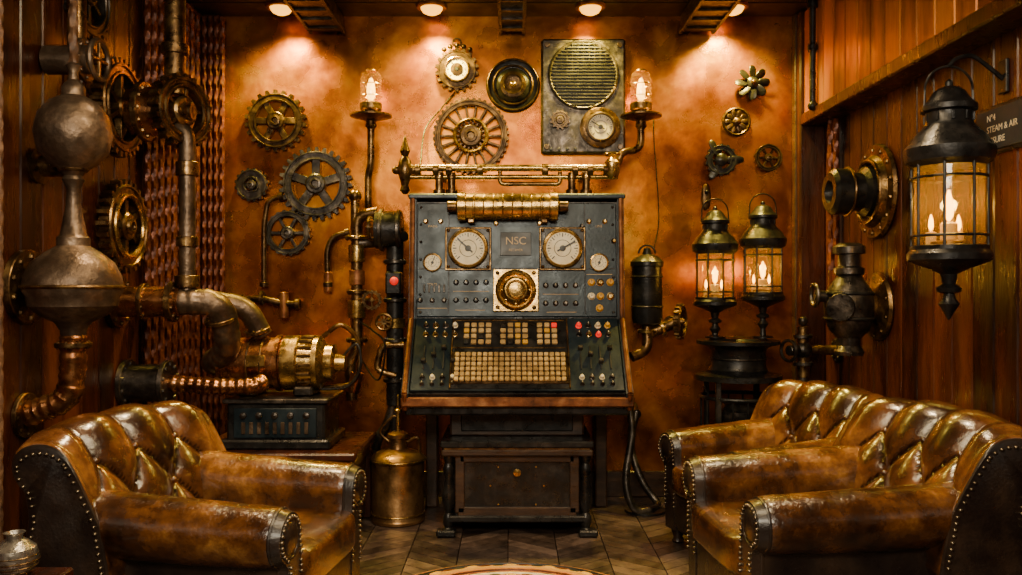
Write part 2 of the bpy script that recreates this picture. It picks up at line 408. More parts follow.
b=Bld('rosette_ornament'); c=wx(736,122,-.02); b.m('darkbronze').lathe([(.088,-.02),(.09,.01),(.08,.018),(.07,.01),(.001,.01)],c,FR,32)
petals(b,c,10,.02,.075,.03,'darkbronze',.1); b.done()
b=Bld('propeller_ornament'); c=wx(721,160,-.025); b.m('black').gear(c,FR,.1,.03,teeth=14,th=.1,rim=.3,hub=.4,spokes=4); petals(b,c,3,.03,.14,.05,'black',.2); b.done()
b=Bld('escutcheon_plate').m('darkbronze'); c=wx(706,197,-.012); b.sq(c,(.06,.03,.17),.9,20,12); b.m('black').sph(c+Vector((0,-.015,.03)),.014); b.sph(c+Vector((0,-.015,-.03)),.01); b.done()

# speaker panel
b=Bld('speaker_panel').m('steel'); c=wx(583,97,-.03)
b.box(c,(.52,.06,.71),.02)
b.m('pewter')
for sx in(-1,1):
    for sz in(-1,1): b.cyl(c+Vector((sx*.225,-.03,sz*.315)),c+Vector((sx*.225,-.042,sz*.315)),.018,seg=10)
g=c+Vector((0,-.03,.13)); b.m('ink').lathe([(.2,0),(.2,.004),(.001,.004)],g,FR,40); b.m('steel').torus(g,FR,.205,.014,48)
b.m('black')
for k in range(19):
    zz=-.185+k*.0206; w=math.sqrt(max(.2**2-zz*zz,0))*2
    b.box(g+Vector((0,-.012,zz)),(w,.008,.009),.002)
for k in range(-5,6): b.box(g+Vector((k*.034,-.008,0)),(.006,.008,math.sqrt(.04-(k*.034)**2)*2),.0015)
b.m('pewter').gear(wx(560,120,-.075),FR,.062,.025,teeth=12,th=.2,rim=.3,hub=.4,spokes=5)
c2=wx(600,128,-.07); b.m('bronze').lathe([(.125,0),(.125,.02),(.1,.03),(.001,.03)],c2,FR,32); b.bolts(c2+Vector((0,-.022,0)),FR,.112,10,.007); b.gauge(c2+Vector((0,-.03,0)),.085,FR,2.6,'pewter')
b.m('black'); 
for k in range(4): b.cyl(c+Vector((-.2+k*.05,-.03,-.33)),c+Vector((-.2+k*.05,-.045,-.33)),.01,seg=10)
b.done()

# sconces
def sconce(base,pts):
    b=Bld('sconce_lamp').m('bronze'); b.pipe(pts,.022,.06)
    b.m('bronze').lathe([(.02,-.07),(.035,-.05),(.03,-.02),(.09,0),(.125,.008),(.125,.018),(.06,.026),(.055,.04),(.066,.05),(.066,.085),(.05,.095)],base)
    b.m('clear').lathe([(.058,.09),(.062,.1),(.062,.23),(.056,.265),(.03,.285)],base,cap=False)
    b.m('brass').lathe([(.035,.28),(.03,.29),(.001,.298)],base); b.torus(base+Vector((0,0,.2)),(0,0,1),.064,.003); b.torus(base+Vector((0,0,.13)),(0,0,1),.064,.003)
    b.m('lampglow').lathe([(.008,.1),(.02,.12),(.026,.16),(.022,.2),(.01,.235),(.003,.24)],base)
    o=b.done(); light('POINT','bulb_light',base+Vector((0,0,.17)),5,(1,.66,.16),o,shadow_soft_size=.03)
p=at(371,118,5.12)
sconce(p,[p+Vector((0,0,-.02)),p+Vector((0,0,-.28)),p+Vector((-.02,.02,-.34)),p+Vector((-.02,.02,-.56)),p+Vector((-.02,.18,-.6))])
p=at(641,118,5.12)
sconce(p,[p+Vector((0,0,-.02)),p+Vector((0,0,-.19)),p+Vector((-.12,-.02,-.21)),p+Vector((-.14,-.02,-.27)),p+Vector((-.14,.18,-.3))])

def hookpipe(name,P,r,mat='bronze',fl=True):
    b=Bld(name).m(mat); b.pipe(P,r,r*3)
    for q in (P[0],P[-1]): 
        a=(Vector(P[1])-Vector(P[0])) if q is P[0] else (Vector(P[-2])-Vector(P[-1]))
        b.cyl(Vector(q),Vector(q)+a.normalized()*.03,r*1.6)
    return b
b=hookpipe('hook_pipe',[wx(283,196,-.06),wx(268,200,-.06),wx(264,225,-.06),wx(264,287,-.06)],.016,'darkbronze'); b.m('black').cyl(wx(264,270,-.06),wx(264,270,0.0),.012); b.done()
b=hookpipe('hook_pipe',[wx(350,232,-.06),wx(333,236,-.06),wx(327,250,-.06),wx(328,287,-.06)],.018,'darkbronze'); b.m('rust').cyl(wx(328,272,-.06),wx(328,292,-.06),.026); b.cyl(wx(328,275,-.06),wx(328,275,0),.014); b.done()
b=hookpipe('pipe_coupling',[wx(240,300,-.08),wx(262,298,-.08),wx(284,304,-.08),wx(300,304,-.08)],.022,'darkbronze'); b.flange(wx(262,298,-.08),(1,0,0),.045); b.m('rust').cyl(wx(284,318,-.08),wx(284,292,-.08),.028); b.cyl(wx(262,298,-.08),wx(262,298,0),.018); b.done()

# ================= control console =================
def console():
    b=Bld('control_console'); CX=.032
    def prism(poly,x0,x1,mat):
        b.m(mat); b.loft([[Vector((x,y,z)) for y,z in poly] for x in (x0,x1)])
    body=[(-.12,.68),(-.92,.70),(-.945,.755),(-.625,1.125),(-.57,1.775),(-.12,1.775)]
    prism(body,CX-.555,CX+.555,'black')
    ch=[(-.1,.655),(-.94,.675),(-.975,.76),(-.65,1.13),(-.595,1.80),(-.1,1.80)]
    for x0 in(CX-.592,CX+.555):
        prism(ch,x0,x0+.037,'panel')
    b.m('rust')
    for x in(CX-.576,CX+.576):
        for (a,c) in zip(ch[1:4],ch[2:5]):
            b.tube([(x,a[0],a[1]),(x,c[0],c[1])],.014,8)
    b.m('panel').box((CX,-.345,1.805),(1.2,.53,.03),.008)
    b.m('rust').box((CX,-.35,.645),(1.17,.6,.05),.01); b.box((CX,-.955,.715),(1.19,.03,.05),.008)
    b.m('black').box((CX,-.5,.665),(1.16,.84,.05),.01)
    c=Vector((CX,-.6,1.452)); tilt=math.atan2(.055,.65)
    old=b.push(Matrix.Translation(c)@Matrix.Rotation(pi/2-tilt,4,'X'))
    u=lambda px,py:((px-517)/183,(259-py)/183)
    b.m('panel').box((0,0,.004),(1.1,.63,.02),.006)
    b.m('black')
    for x in(-.375,.375): b.box((x,0,.014),(.006,.6,.006),.001)
    b.box((0,-.05,.014),(1.08,.006,.006),.001)
    b.m('steel')
    for x in(-.53,.53):
        for k in range(7): b.sph((x,-.29+k*.097,.016),.008)
    for px in(468,563):
        x,y=u(px,248); b.m('bronze').box((x,y,.018),(.256,.241,.018),.01); b.m('black').box((x,y,.021),(.24,.225,.02),.01); b.m('bronze')
        for sx in(-1,1):
            for sy in(-1,1): b.sph((x+sx*.108,y+sy*.1,.032),.009)
        b.gauge((x,y,.03),.102,needle=2.4 if px<500 else .5)
    for px in(432,600):
        x,y=u(px,262); b.gauge((x,y,.016),.048,needle=1.2)
    x,y=u(516,290); b.m('brass').box((x,y,.02),(.25,.235,.018),.012)
    for sx in(-1,1):
        for sy in(-1,1): b.m('bronze').sph((x+sx*.1,y+sy*.095,.03),.012)
    b.m('brass').lathe([(.11,.02),(.112,.04),(.095,.055),(.085,.05),(.08,.06),(.06,.085),(.03,.09),(.001,.092)],(x,y,0),seg=36)
    b.m('brass').torus((x,y,.05),(0,0,1),.095,.009); b.torus((x,y,.085),(0,0,1),.045,.008); b.bolts((x,y,.05),(0,0,1),.075,8,.006,.02)
    x,y=u(516,243); b.m('ink').box((x,y,.016),(.17,.13,.008),.004); b.m('key').text('NSC',(x,y+.015,.022),.06,Matrix(),.001); b.text('RECEIVER',(x,y-.035,.022),.018,Matrix(),.001)
    for px,py,t in((432,284,'VOLTS'),(600,284,'AMPS'),(432,225,'MAINS'),(600,225,'LINE')):
        x,y=u(px,py); b.m('key').text(t,(x,y,.016),.018,Matrix(),.0008)
    def knob(x,y,r,mat='black',cap=None):
        b.m(mat).lathe([(r*1.25,.012),(r*1.2,.018),(r*.95,.02),(r*.85,.02+r*1.1),(r*.6,.022+r*1.2),(.001,.022+r*1.2)],(x,y,0),seg=16)
        b.m(cap or 'cream').box((x,y+r*.4,.023+r*1.2),(r*.2,r*.9,.002),.0005)
    for px in(456,466,476,486):
        for py in(282,300): knob(*u(px,py),.013,'black')
    for px in(546,556,566,576):
        for py in(285,303): knob(*u(px,py),.013,'steel')
    for px,py,m_ in((592,282,'amber'),(601,282,'brass'),(611,282,'amber'),(592,296,'cream'),(601,296,'amber'),(611,296,'brass'),(600,308,'amber')):
        knob(*u(px,py),.017,m_,'ink')
    for px,py,m_ in((420,300,'steel'),(432,300,'steel'),(444,300,'steel'),(425,220,'brass'),(440,220,'brass'),(590,220,'brass'),(606,220,'brass'),(615,240,'brass'),(583,225,'steel'),(540,222,'brass'),(496,222,'brass')):
        knob(*u(px,py),.012,m_)
    b.m('steel')
    for k in range(5):
        x,y=u(424+k*5,288); b.box((x,y+.0,.02),(.01,.045,.012),.002)
    b.m('key')
    for px,py,w in((471,291,36),(561,294,36),(432,308,30),(600,274,26),(470,310,30),(562,312,30)):
        x,y=u(px,py); b.box((x,y,.0155),(w/183,.003,.002),.0004)
    b.M=old
    ang=math.atan2(.37,.32)
    c=Vector((CX,-.79,.945)); old=b.push(Matrix.Translation(c)@Matrix.Rotation(ang,4,'X'))
    l=lambda px,py:((px-517)/188,(357-py)/75*.475)
    b.m('panel').box((0,0,.006),(1.1,.475,.014),.005)
    b.m('black').box((l(509,0)[0],0,.014),(.62,.46,.008),.003)
    for px in(452,568): b.m('bronze').box((l(px,0)[0],0,.018),(.008,.46,.01),.002)
    b.m('bronze').box((l(509,0)[0],.215,.018),(.6,.008,.008),.002); b.box((l(509,0)[0],.03,.018),(.6,.008,.008),.002)
    for r_ in range(4):
        for k in range(13):
            if k in(4,9): continue
            m_='key'
            h=(k*7+r_*5)%11
            if h in(2,): m_='steel'
            if h==5: m_='amber'
            if k==12 and r_==0: m_='red'
            if k==7 and r_==2: m_='amber'
            if k==0 and r_==3: m_='ink'
            b.m(m_).box((l(466+k*7.4,0)[0],l(0,329+r_*6)[1],.026),(.029,.027,.016),.004)
    kx,ky=l(510,373); b.m('darkbronze').box((kx,ky,.018),(.61,.2,.014),.005); b.m('key')
    for r_ in range(6):
        for k in range(20):
            b.box((kx-.277+k*.0292,ky+.078-r_*.0312,.032),(.0235,.0245,.016),.004)
    for side in(-1,1):
        for k in range(4):
            x=side*.335+side*k*.052; 
            b.m('ink').box((x,-.03,.016),(.008,.15,.006),.001)
            b.m('steel').box((x,-.02+.05*math.sin(k*2.1+side),.03),(.026,.02,.03),.004)
            knob(x,.12,.013,['steel','brass','red','steel'][k] if side>0 else 'brass'); knob(x,.18,.014,['red','steel','cream','amber'][k] if side>0 else ['cream','steel','brass','steel'][k]); knob(x,-.16,.012,'cream' if (k+side)%2 else 'steel')
            knob(x,-.2,.01,'steel')
    b.M=old
    z=1.742;y=-.655
    prof=[(.03,0),(.06,.004),(.078,.01),(.078,.05),(.07,.055),(.07,.09),(.076,.094),(.076,.1),(.07,.104)]
    w=.56; pr=prof+[(r,w-h) for r,h in prof[::-1]]
    b.m('brass').lathe(pr,(CX-.05-w/2,y,z),(1,0,0),36)
    for k in range(6): b.torus((CX-.05-.13+k*.052,y,z),(1,0,0),.0705,.004,36,6)
    for s_ in(-1,1): b.m('bronze').cyl((CX-.05+s_*w/2,y,z),(CX-.05+s_*(w/2+.05),y,z),.03); b.box((CX-.05+s_*.2,y+.04,z-.02),(.04,.1,.14),.006)
    b.m('darkwood').box((CX,-.48,.58),(.72,.5,.16),.01); b.m('black').box((CX,-.735,.58),(.6,.02,.1),.006)
    b.m('black').box((CX,-.62,.485),(.80,.56,.035),.012); b.m('bronze').box((CX,-.62,.462),(.77,.53,.02),.006)
    b.m('darkwood').box((CX,-.62,.44),(.79,.55,.035),.01)
    b.m('black').box((CX,-.62,.26),(.66,.44,.33),.008)
    b.m('darkwood')
    for s_ in(-1,1): b.box((CX+s_*.3,-.845,.27),(.05,.02,.3),.005)
    b.box((CX,-.845,.405),(.6,.02,.04),.005); b.box((CX,-.845,.125),(.62,.02,.05),.005)
    b.m('brass').lathe([(.02,0),(.02,.012),(.001,.016)],(CX,-.842,.33),FR,12); b.bolts((CX,-.84,.26),FR,.14,8,.006)
    b.m('black').box((CX,-.62,.09),(.74,.5,.035),.01)
    leg=[(.018,0),(.034,.006),(.036,.03),(.022,.045),(.03,.07),(.03,.1),(.018,.12),(.034,.17),(.036,.22),(.02,.3),(.028,.33),(.03,.36),(.02,.38),(.032,.42),(.032,.43)]
    for sx in(-1,1):
        for yy in(-.84,-.4): b.m('black').lathe(leg,(CX+sx*.36,yy,0),seg=20)
    for sx in(-1,1): 
        b.m('darkwood').box((CX+sx*.5,-.24,.33),(.07,.08,.66),.008)
        b.m('black').box((CX+sx*.37,-.86,.02),(.1,.07,.035),.012)
    return b.done()
console()

# pipe rack standing on the console top
b=Bld('steam_pipe_rack')
def q(px,py,y=-.35): return at(px,py,5.3+y)
b.m('bronze')
for px in(436,449,575,590): 
    x=(px-517)/180+.032; b.cyl((x,-.35,1.822),(x,-.35,1.97),.022); b.cyl((x,-.35,1.84),(x,-.35,1.87),.034); b.cyl((x,-.35,1.93),(x,-.35,1.95),.03)
b.m('brass').cyl(q(402,168),q(618,168),.02); b.cyl(q(402,177),q(618,177),.014)
b.m('bronze')
for px in(418,436,449,480,545,575,590,606): b.cyl(q(px-3,170),q(px+3,170),.036); 
c=q(405,170); b.lathe([(.012,-.14),(.03,-.12),(.02,-.09),(.035,-.04),(.045,0),(.035,.05),(.018,.08),(.03,.11),(.02,.14),(.008,.19),(.001,.2)],c)
for k in(-1,1): b.sph(c+Vector((k*.05,0,.0)),.026)
c=q(612,168); b.m('brass').lathe([(.03,-.06),(.045,-.03),(.045,.03),(.02,.06)],c); b.torus(c+Vector((0,0,.08)),(0,0,1),.04,.008,20)
b.m('black').tube(catmull([q(420,168),q(425,130,-.1),q(440,110,-.04),q(455,92,-.03)]),.005,6)
b.m('bronze').pipe([q(500,170),q(500,184),q(560,184),q(560,172)],.012)
for px in(440,585): b.cyl(q(px,172),Vector((q(px,172).x,0,q(px,172).z)),.016)
b.done()

# pipe manifold left of the console
b=Bld('pipe_manifold')
Q=lambda px,py,dd=5.05: at(px,py,dd)
b.m('bronze').pipe([Q(378,212),Q(357,216),Q(357,300),Q(357,350),Q(350,362),Q(352,400)],.034,.08,20)
b.m('brass').cyl(Q(357,245),Q(357,262),.05); b.cyl(Q(357,300),Q(357,318),.055); b.m('rust').cyl(Q(357,270),Q(357,285),.046)
b.m('bronze').flange(Q(357,238),(0,0,1),.07); b.flange(Q(357,340),(0,0,1),.065); b.flange(Q(357,292),(0,0,1),.06)
b.cyl(Q(355,240),Q(355,195),.026); b.sph(Q(355,196),.04); b.cyl(Q(357,300),Vector((Q(357,300).x,0,Q(357,300).z)),.03)
b.m('steel').pipe([Q(357,243),Q(372,243),Q(405,236,4.9)],.03); 
b.m('black').cyl(Q(376,230,4.95),Q(402,230,4.95),.11,seg=30); b.m('steel').flange(Q(382,230,4.95),(1,0,0),.125,.02,12); b.flange(Q(399,230,4.95),(1,0,0),.118,.02,12); b.m('bronze').flange(Q(370,228,4.95),(1,0,0),.07)
b.m('black').cyl(Q(395,228,4.95),Q(395,405,4.95),.05); b.m('steel')
for py in(262,300,340,380): b.flange(Q(395,py,4.95),(0,0,1),.068,.02)
b.m('black').box(Q(394,283,4.85),(.09,.08,.13),.01); b.m('red').sph(Q(394,281,4.8),.024)
b.m('bronze').pipe([Q(404,345,4.9),Q(382,345,4.9),Q(376,370,4.9),Q(396,376,4.9)],.02); b.torus(Q(384,322,4.88),FR,.045,.008,24)
for k in range(4): b.box(Q(384,322,4.88),(.09,.008,.01),.002,Matrix.Rotation(k*pi/4,4,'Y'))
b.m('steel').pipe([Q(395,400,4.95),Q(388,425,4.95),Q(376,440,4.98),Q(374,480,5.0)],.03,.08); b.m('black').cyl(Q(395,400,4.95),Vector((Q(395,400).x+.012,Q(395,400,4.95).y,0)),.025)
b.m('brass').cyl(Q(395,318,4.95),Q(395,328,4.95),.06); b.m('bronze').gear(Q(372,300,4.93),FR,.06,.02,teeth=14,spokes=4); b.m('bronze').cyl(Q(357,300),Q(372,300,4.93),.012)
b.m('copper').cyl(Q(357,372),Q(352,392),.045)
b.m('black').tube(catmull([Q(358,355),Q(378,380,4.9),Q(385,345,4.85),Q(372,330,4.9),Q(357,320)]),.006,6)
b.done()

# canister right of console
b=Bld('filter_canister'); c=at(647,290,5.13)
b.m('black').lathe([(.03,-.22),(.085,-.2),(.092,-.17),(.092,.14),(.1,.145),(.1,.17),(.07,.2),(.03,.215),(.02,.25),(.001,.26)],c,seg=30)
b.m('steel').torus(c+Vector((0,0,-.1)),(0,0,1),.093,.006); b.torus(c+Vector((0,0,.08)),(0,0,1),.093,.006); b.box(c+Vector((0,.1,0)),(.06,.14,.2),.005)
b.m('black').torus(c+Vector((0,0,.22)),FR,.05,.006,20,6,0,pi)
e=c+Vector((0,0,-.2)); b.m('bronze').pipe([e,e+Vector((.0,0,-.07)),e+Vector((.16,0,-.0)),],.035)
b.m('bronze').pipe([e+Vector((.0,0,-.0)),e+Vector((.0,-.02,-.16)),e+Vector((-.1,-.05,-.2))],.032,.07); b.m('brass').flange(e+Vector((0,0,-.05)),(0,0,1),.06); b.flange(e+Vector((.09,0,-.03)),(1,0,.4),.055)
b.m('bronze').gear(e+Vector((.2,-.0,.01)),(1,-.5,0),.11,.03,teeth=18,spokes=5); b.cyl(e+Vector((.14,0,.0)),e+Vector((.2,.1,.0)),.045)
b.m('black').tube(catmull([c+Vector((.04,0,.24)),c+Vector((.08,.05,.45)),c+Vector((.06,.1,.9)),c+Vector((.06,.12,1.05))]),.004,6)
b.done()

b=Bld('rubber_hose').m('steel')
b.tube(catmull([(.69,-.34,.62),(.70,-.38,.45),(.66,-.42,.2),(.70,-.45,.04),(.80,-.42,.022),(.86,-.3,.03),(.78,-.25,.15),(.72,-.2,.35),(.76,-.15,.55)],10),.022,14); b.m('black').cyl((.69,-.34,.6),(.69,-.34,.66),.03); b.cyl((.76,-.15,.53),(.76,-.0,.56),.03); b.m('black').lathe([(.12,0),(.12,.012),(.03,.02)],(.78,-.36,.002)); b.done()

# copper can
b=Bld('copper_churn'); c=at(398,520,4.74); c.z=0
b.m('churn').lathe([(.14,0),(.148,.006),(.15,.02),(.145,.03),(.145,.33),(.152,.335),(.152,.355),(.143,.365),(.12,.382),(.07,.397),(.05,.405),(.045,.43),(.045,.46),(.058,.465),(.058,.485),(.03,.5)],c,seg=40)
b.m('brass').lathe([(.012,.49),(.012,.6),(.022,.605),(.022,.62),(.008,.63),(.006,.7),(.001,.705)],c); b.torus(c+Vector((0,0,.05)),(0,0,1),.146,.005,40); b.torus(c+Vector((0,0,.345)),(0,0,1),.153,.006,40)
b.m('bronze').tube(catmull([c+Vector((-.05,0,.44)),c+Vector((-.1,0,.5)),c+Vector((-.03,0,.58)),c+Vector((0,0,.57))]),.007,8); b.tube(catmull([c+Vector((.05,0,.44)),c+Vector((.11,0,.46)),c+Vector((.12,0,.36))]),.009,8); b.done()

# ================= left machinery =================
b=Bld('workbench').m('redwood'); b.box((-1.2,-.76,.455),(.86,.66,.04),.01); b.m('darkwood').box((-1.2,-.76,.4),(.8,.6,.07),.006)
b.m('darkwood').box((-1.2,-.76,.2),(.76,.56,.34),.006)
for sx in(-1,1):
    for sy in(-1,1): b.m('redwood').box((-1.2+sx*.38,-.76+sy*.28,.19),(.07,.07,.38),.008)
b.m('redwood').box((-1.2,-1.05,.07),(.74,.03,.1),.006); b.done()
b=Bld('battery_box').m('black'); b.box((-1.2,-.78,.5),(.56,.42,.05),.01); b.box((-1.2,-.78,.61),(.5,.38,.2),.012); b.m('steel').box((-1.2,-.78,.72),(.54,.4,.025),.008)
b.m('panel').box((-1.2,-.975,.61),(.42,.012,.15),.004)
for k in range(5): b.m('steel').lathe([(.018,0),(.016,.015),(.001,.02)],(-1.36+k*.08,-.98,.65),FR,14)
for k in range(9): b.m('pewter').box((-1.36+k*.04,-.983,.585),(.02,.006,.06),.002)
b.done()
b=Bld('brass_motor'); z=.90;y=-.78
b.m('copper').lathe([(.05,0),(.11,.004),(.14,.015),(.14,.03),(.125,.035),(.125,.07),(.133,.075),(.135,.3),(.15,.305),(.15,.33),(.135,.335),(.135,.34)],(-1.54,y,z),(1,0,0),40)
b.m('brass').lathe([(.135,.34),(.145,.345),(.145,.42),(.135,.43),(.13,.5),(.145,.505),(.145,.53),(.125,.54),(.1,.56),(.1,.6),(.05,.61),(.04,.66),(.001,.665)],(-1.54,y,z),(1,0,0),40)
for k in range(18):
    a=2*pi*k/18; b.m('bronze').box((-1.54+.465,y+.14*math.cos(a),z+.14*math.sin(a)),(.07,.016,.016),.003)
b.torus((-1.37,y,z),(1,0,0),.136,.006,40); b.torus((-1.3,y,z),(1,0,0),.136,.006,40)
b.bolts((-1.22+.2,y,z),(1,0,0),.12,10,.01,.012); b.m('steel').box((-1.37,y,z-.14),(.1,.24,.05),.01); b.box((-1.08,y,z-.14),(.1,.24,.05),.01)
b.m('brass').box((-1.32,y-.13,z+.02),(.1,.02,.06),.004)
b.m('black').tube(catmull([(-.9,y,z+.03),(-.82,y,z+.1),(-.8,y,z-.02),(-.86,y,z-.12),(-.95,y,z-.14),(-1.03,y,z-.14)]),.007,8); b.m('bronze').tube(catmull([(-1.0,y,z+.14),(-.9,y,z+.2),(-.82,y+.05,z+.1),(-.84,y+.05,z-.1),(-1.03,y+.05,z-.14)]),.012,8)
b.done()
b=Bld('steam_pipework')
b.m('copper').cyl((-1.93,-1.12,1.23),(-1.62,-1.12,1.23),.075,seg=28); b.m('bronze').flange((-1.66,-1.12,1.23),(1,0,0),.1,.03,10); b.flange((-1.93,-1.12,1.23),(1,0,0),.13,.03,10); b.flange((-1.8,-1.12,1.23),(1,0,0),.092,.02,10)
b.m('pewter').pipe([(-1.64,-1.12,1.23),(-1.44,-1.08,1.23),(-1.44,-.95,.98),(-1.58,-.8,.90),(-1.545,-.78,.90)],.066,.12,20,ribs=(.06,.03),step=.012)
b.m('bronze').flange((-1.455,-1.045,1.14),(.1,.3,-.8),.078,.02)
b.m('pewter').pipe([(-1.9,-.9,1.2),(-1.62,-.9,1.24),(-1.38,-.85,1.2),(-1.32,-.8,1.05)],.055,.1,20); b.m('bronze').flange((-1.34,-.82,1.07),(.1,.1,-.5),.072,.02)
b.m('steel').cyl((-1.94,-1.02,.82),(-1.72,-1.02,.82),.095,seg=28); b.m('steel').flange((-1.73,-1.02,.82),(1,0,0),.115,.025,10); b.flange((-1.93,-1.02,.82),(1,0,0),.12,.025,10)
b.m('copper').pipe([(-1.74,-1.02,.82),(-1.45,-1.02,.80),(-1.3,-.99,.80),(-1.26,-.95,.82)],.042,.08,18,ribs=(.04,.06),step=.01)
b.m('bronze').cyl((-1.66,-1.1,2.25),(-1.66,-1.1,H-.01),.05,seg=24); b.cyl((-1.66,-1.1,2.85),(-1.66,-1.1,2.9),.07)
b.cyl((-1.66,-1.1,2.45),(-1.66,-1.1,2.5),.066)
b.m('pewter').pipe([(-1.72,-1.1,2.1),(-1.6,-1.1,2.08),(-1.6,-1.1,1.9),(-1.6,-1.1,1.28)],.04,.1,18); b.m('bronze').cyl((-1.6,-1.1,1.85),(-1.6,-1.1,1.92),.055); b.cyl((-1.6,-1.1,1.5),(-1.6,-1.1,1.55),.052); b.cyl((-1.6,-1.1,1.3),(-1.6,-1.1,1.36),.06)
b.done()
b=Bld('geared_winch'); c=Vector((-1.95,-1.1,2.17))
b.m('bronze').gear(c+Vector((.05,-.08,0)),(1,0,0),.24,.05,teeth=30,spokes=6,rim=.2); b.m('bronze').cyl(c,c+Vector((.38,0,0)),.045)
b.m('copper').cyl(c+Vector((.08,0,0)),c+Vector((.26,0,0)),.12,seg=32); b.m('bronze').flange(c+Vector((.14,0,0)),(1,0,0),.145,.03,12)
b.gear(c+Vector((.32,0,0)),(1,-.45,0),.185,.06,teeth=20,spokes=5,rim=.22,hub=.4); b.done()
b=Bld('cog_gear').m('bronze'); b.gear(Vector((-1.9,-1.13,1.6)),(1,0,0),.23,.05,teeth=26,spokes=6,rim=.25,hub=.3,sw=.14); b.cyl((-1.95,-1.13,1.6),(-1.86,-1.13,1.6),.04); b.m('brass').torus((-1.87,-1.13,1.6),(1,0,0),.15,.012,36); b.done()
# baluster urn
b=Bld('bronze_urn_lamp'); X=-1.75; Y=-1.9
zz=lambda py:1.3+(287.5-py)/850*3.4
pr=[(.012,zz(62)),(.03,zz(66)),(.018,zz(72)),(.02,zz(80)),(.035,zz(84)),(.045,zz(88)),(.045,zz(96)),(.09,zz(102)),(.13,zz(115)),(.146,zz(133)),(.13,zz(152)),(.09,zz(164)),(.05,zz(170)),(.035,zz(176)),(.042,zz(180)),(.035,zz(184)),(.025,zz(190)),(.028,zz(205)),(.04,zz(222)),(.05,zz(235)),(.062,zz(238)),(.062,zz(246)),(.1,zz(252)),(.15,zz(262)),(.178,zz(276)),(.184,zz(285)),(.184,zz(291)),(.17,zz(297)),(.165,zz(306)),(.12,zz(316)),(.07,zz(322)),(.05,zz(330)),(.045,zz(340))]
pr=pr[::-1]
b.m('pewter').lathe(pr,(X,Y,0),seg=48); b.m('bronze').torus((X,Y,zz(287)),(0,0,1),.185,.008,48); b.torus((X,Y,zz(170)),(0,0,1),.05,.008)
b.m('copper').pipe([(X,Y,zz(335)),(X,Y,zz(370)),(X-.02,Y,zz(400)),(X-.19,Y,zz(415))],.05,.13,20,ribs=(.04,.05),step=.01); b.m('bronze').flange((-1.94,Y,zz(415)),(1,0,0),.09,.02,8); b.flange((X,Y,zz(345)),(0,0,1),.07,.02)
b.m('bronze').flange((-1.935,Y,zz(287)),(1,0,0),.15,.03,10)
b.done()
b=Bld('hanging_rope').m('ropetan'); b.rope((-1.75,-1.9,2.19),(-1.75,-1.9,2.97),.016); b.m('bronze').torus((-1.75,-1.9,2.97),(0,0,1),.03,.01); b.done()
b=Bld('hanging_rope').m('ropetan'); b.rope((-1.82,-2.28,.03),(-1.82,-2.28,2.96),.013); b.m('bronze').cyl((-1.82,-2.28,2.94),(-1.82,-2.28,2.99),.03); b.done()
b=Bld('steam_valve'); b.m('bronze').cyl((-1.88,-1.62,2.3),(-1.88,-1.62,2.98),.04); b.flange((-1.88,-1.62,2.6),(0,0,1),.07)
b.m('pewter').cyl((-1.94,-1.75,2.25),(-1.75,-1.75,2.25),.06); b.flange((-1.78,-1.75,2.25),(1,0,0),.09); b.cyl((-1.88,-1.75,2.25),(-1.88,-1.6,2.3),.045); b.torus((-1.72,-1.75,2.25),(1,0,0),.08,.012); b.m('bronze').cyl((-1.8,-1.75,2.25),(-1.72,-1.75,2.25),.02)
b.box((-1.72,-1.75,2.25),(.012,.15,.015),.003); b.box((-1.72,-1.75,2.25),(.012,.015,.15),.003); b.done()
b=Bld('cog_gear').m('steel'); b.gear(Vector((-1.92,-1.45,2.62)),(1,0,0),.2,.04,teeth=22,spokes=6); b.cyl((-1.95,-1.45,2.62),(-1.9,-1.45,2.62),.03); b.done()
b=Bld('brass_horn'); b.m('bronze').lathe([(.001,0),(.07,0),(.075,.02),(.045,.03),(.045,.1),(.05,.12),(.07,.15),(.072,.16),(.06,.16),(.04,.1),(.001,.09)],(-1.95,-1.8,1.8),(1,-.1,0),30); b.done()
b=Bld('rope_curtain').m('rope')
for k in range(17):
    y=-.82+k*.044; b.rope((-1.915+.015*(k%2),y,.35+.08*math.sin(k*3)),(-1.915+.015*(k%2),y,2.96),.0165)
for k in range(4): b.rope((-1.88+k*.036,-.085,.35),(-1.88+k*.036,-.085,2.96),.0155)
b.m('bronze').cyl((-1.905,-.86,2.96),(-1.905,-.07,2.96),.018)
b.done()
b=Bld('hanging_rope').m('rope'); b.rope((1.875,-.32,1.4),(1.875,-.32,2.28),.02); b.rope((1.885,-.37,1.5),(1.885,-.37,2.28),.016); b.done()
b=Bld('hanging_rod').m('black'); b.cyl((1.76,-.34,2.35),(1.76,-.34,2.97),.018); b.sph((1.76,-.34,2.36),.028); b.flange((1.76,-.34,2.7),(0,0,1),.03,.03); b.cyl((1.76,-.34,2.93),(1.76,-.34,2.99),.03); b.done()

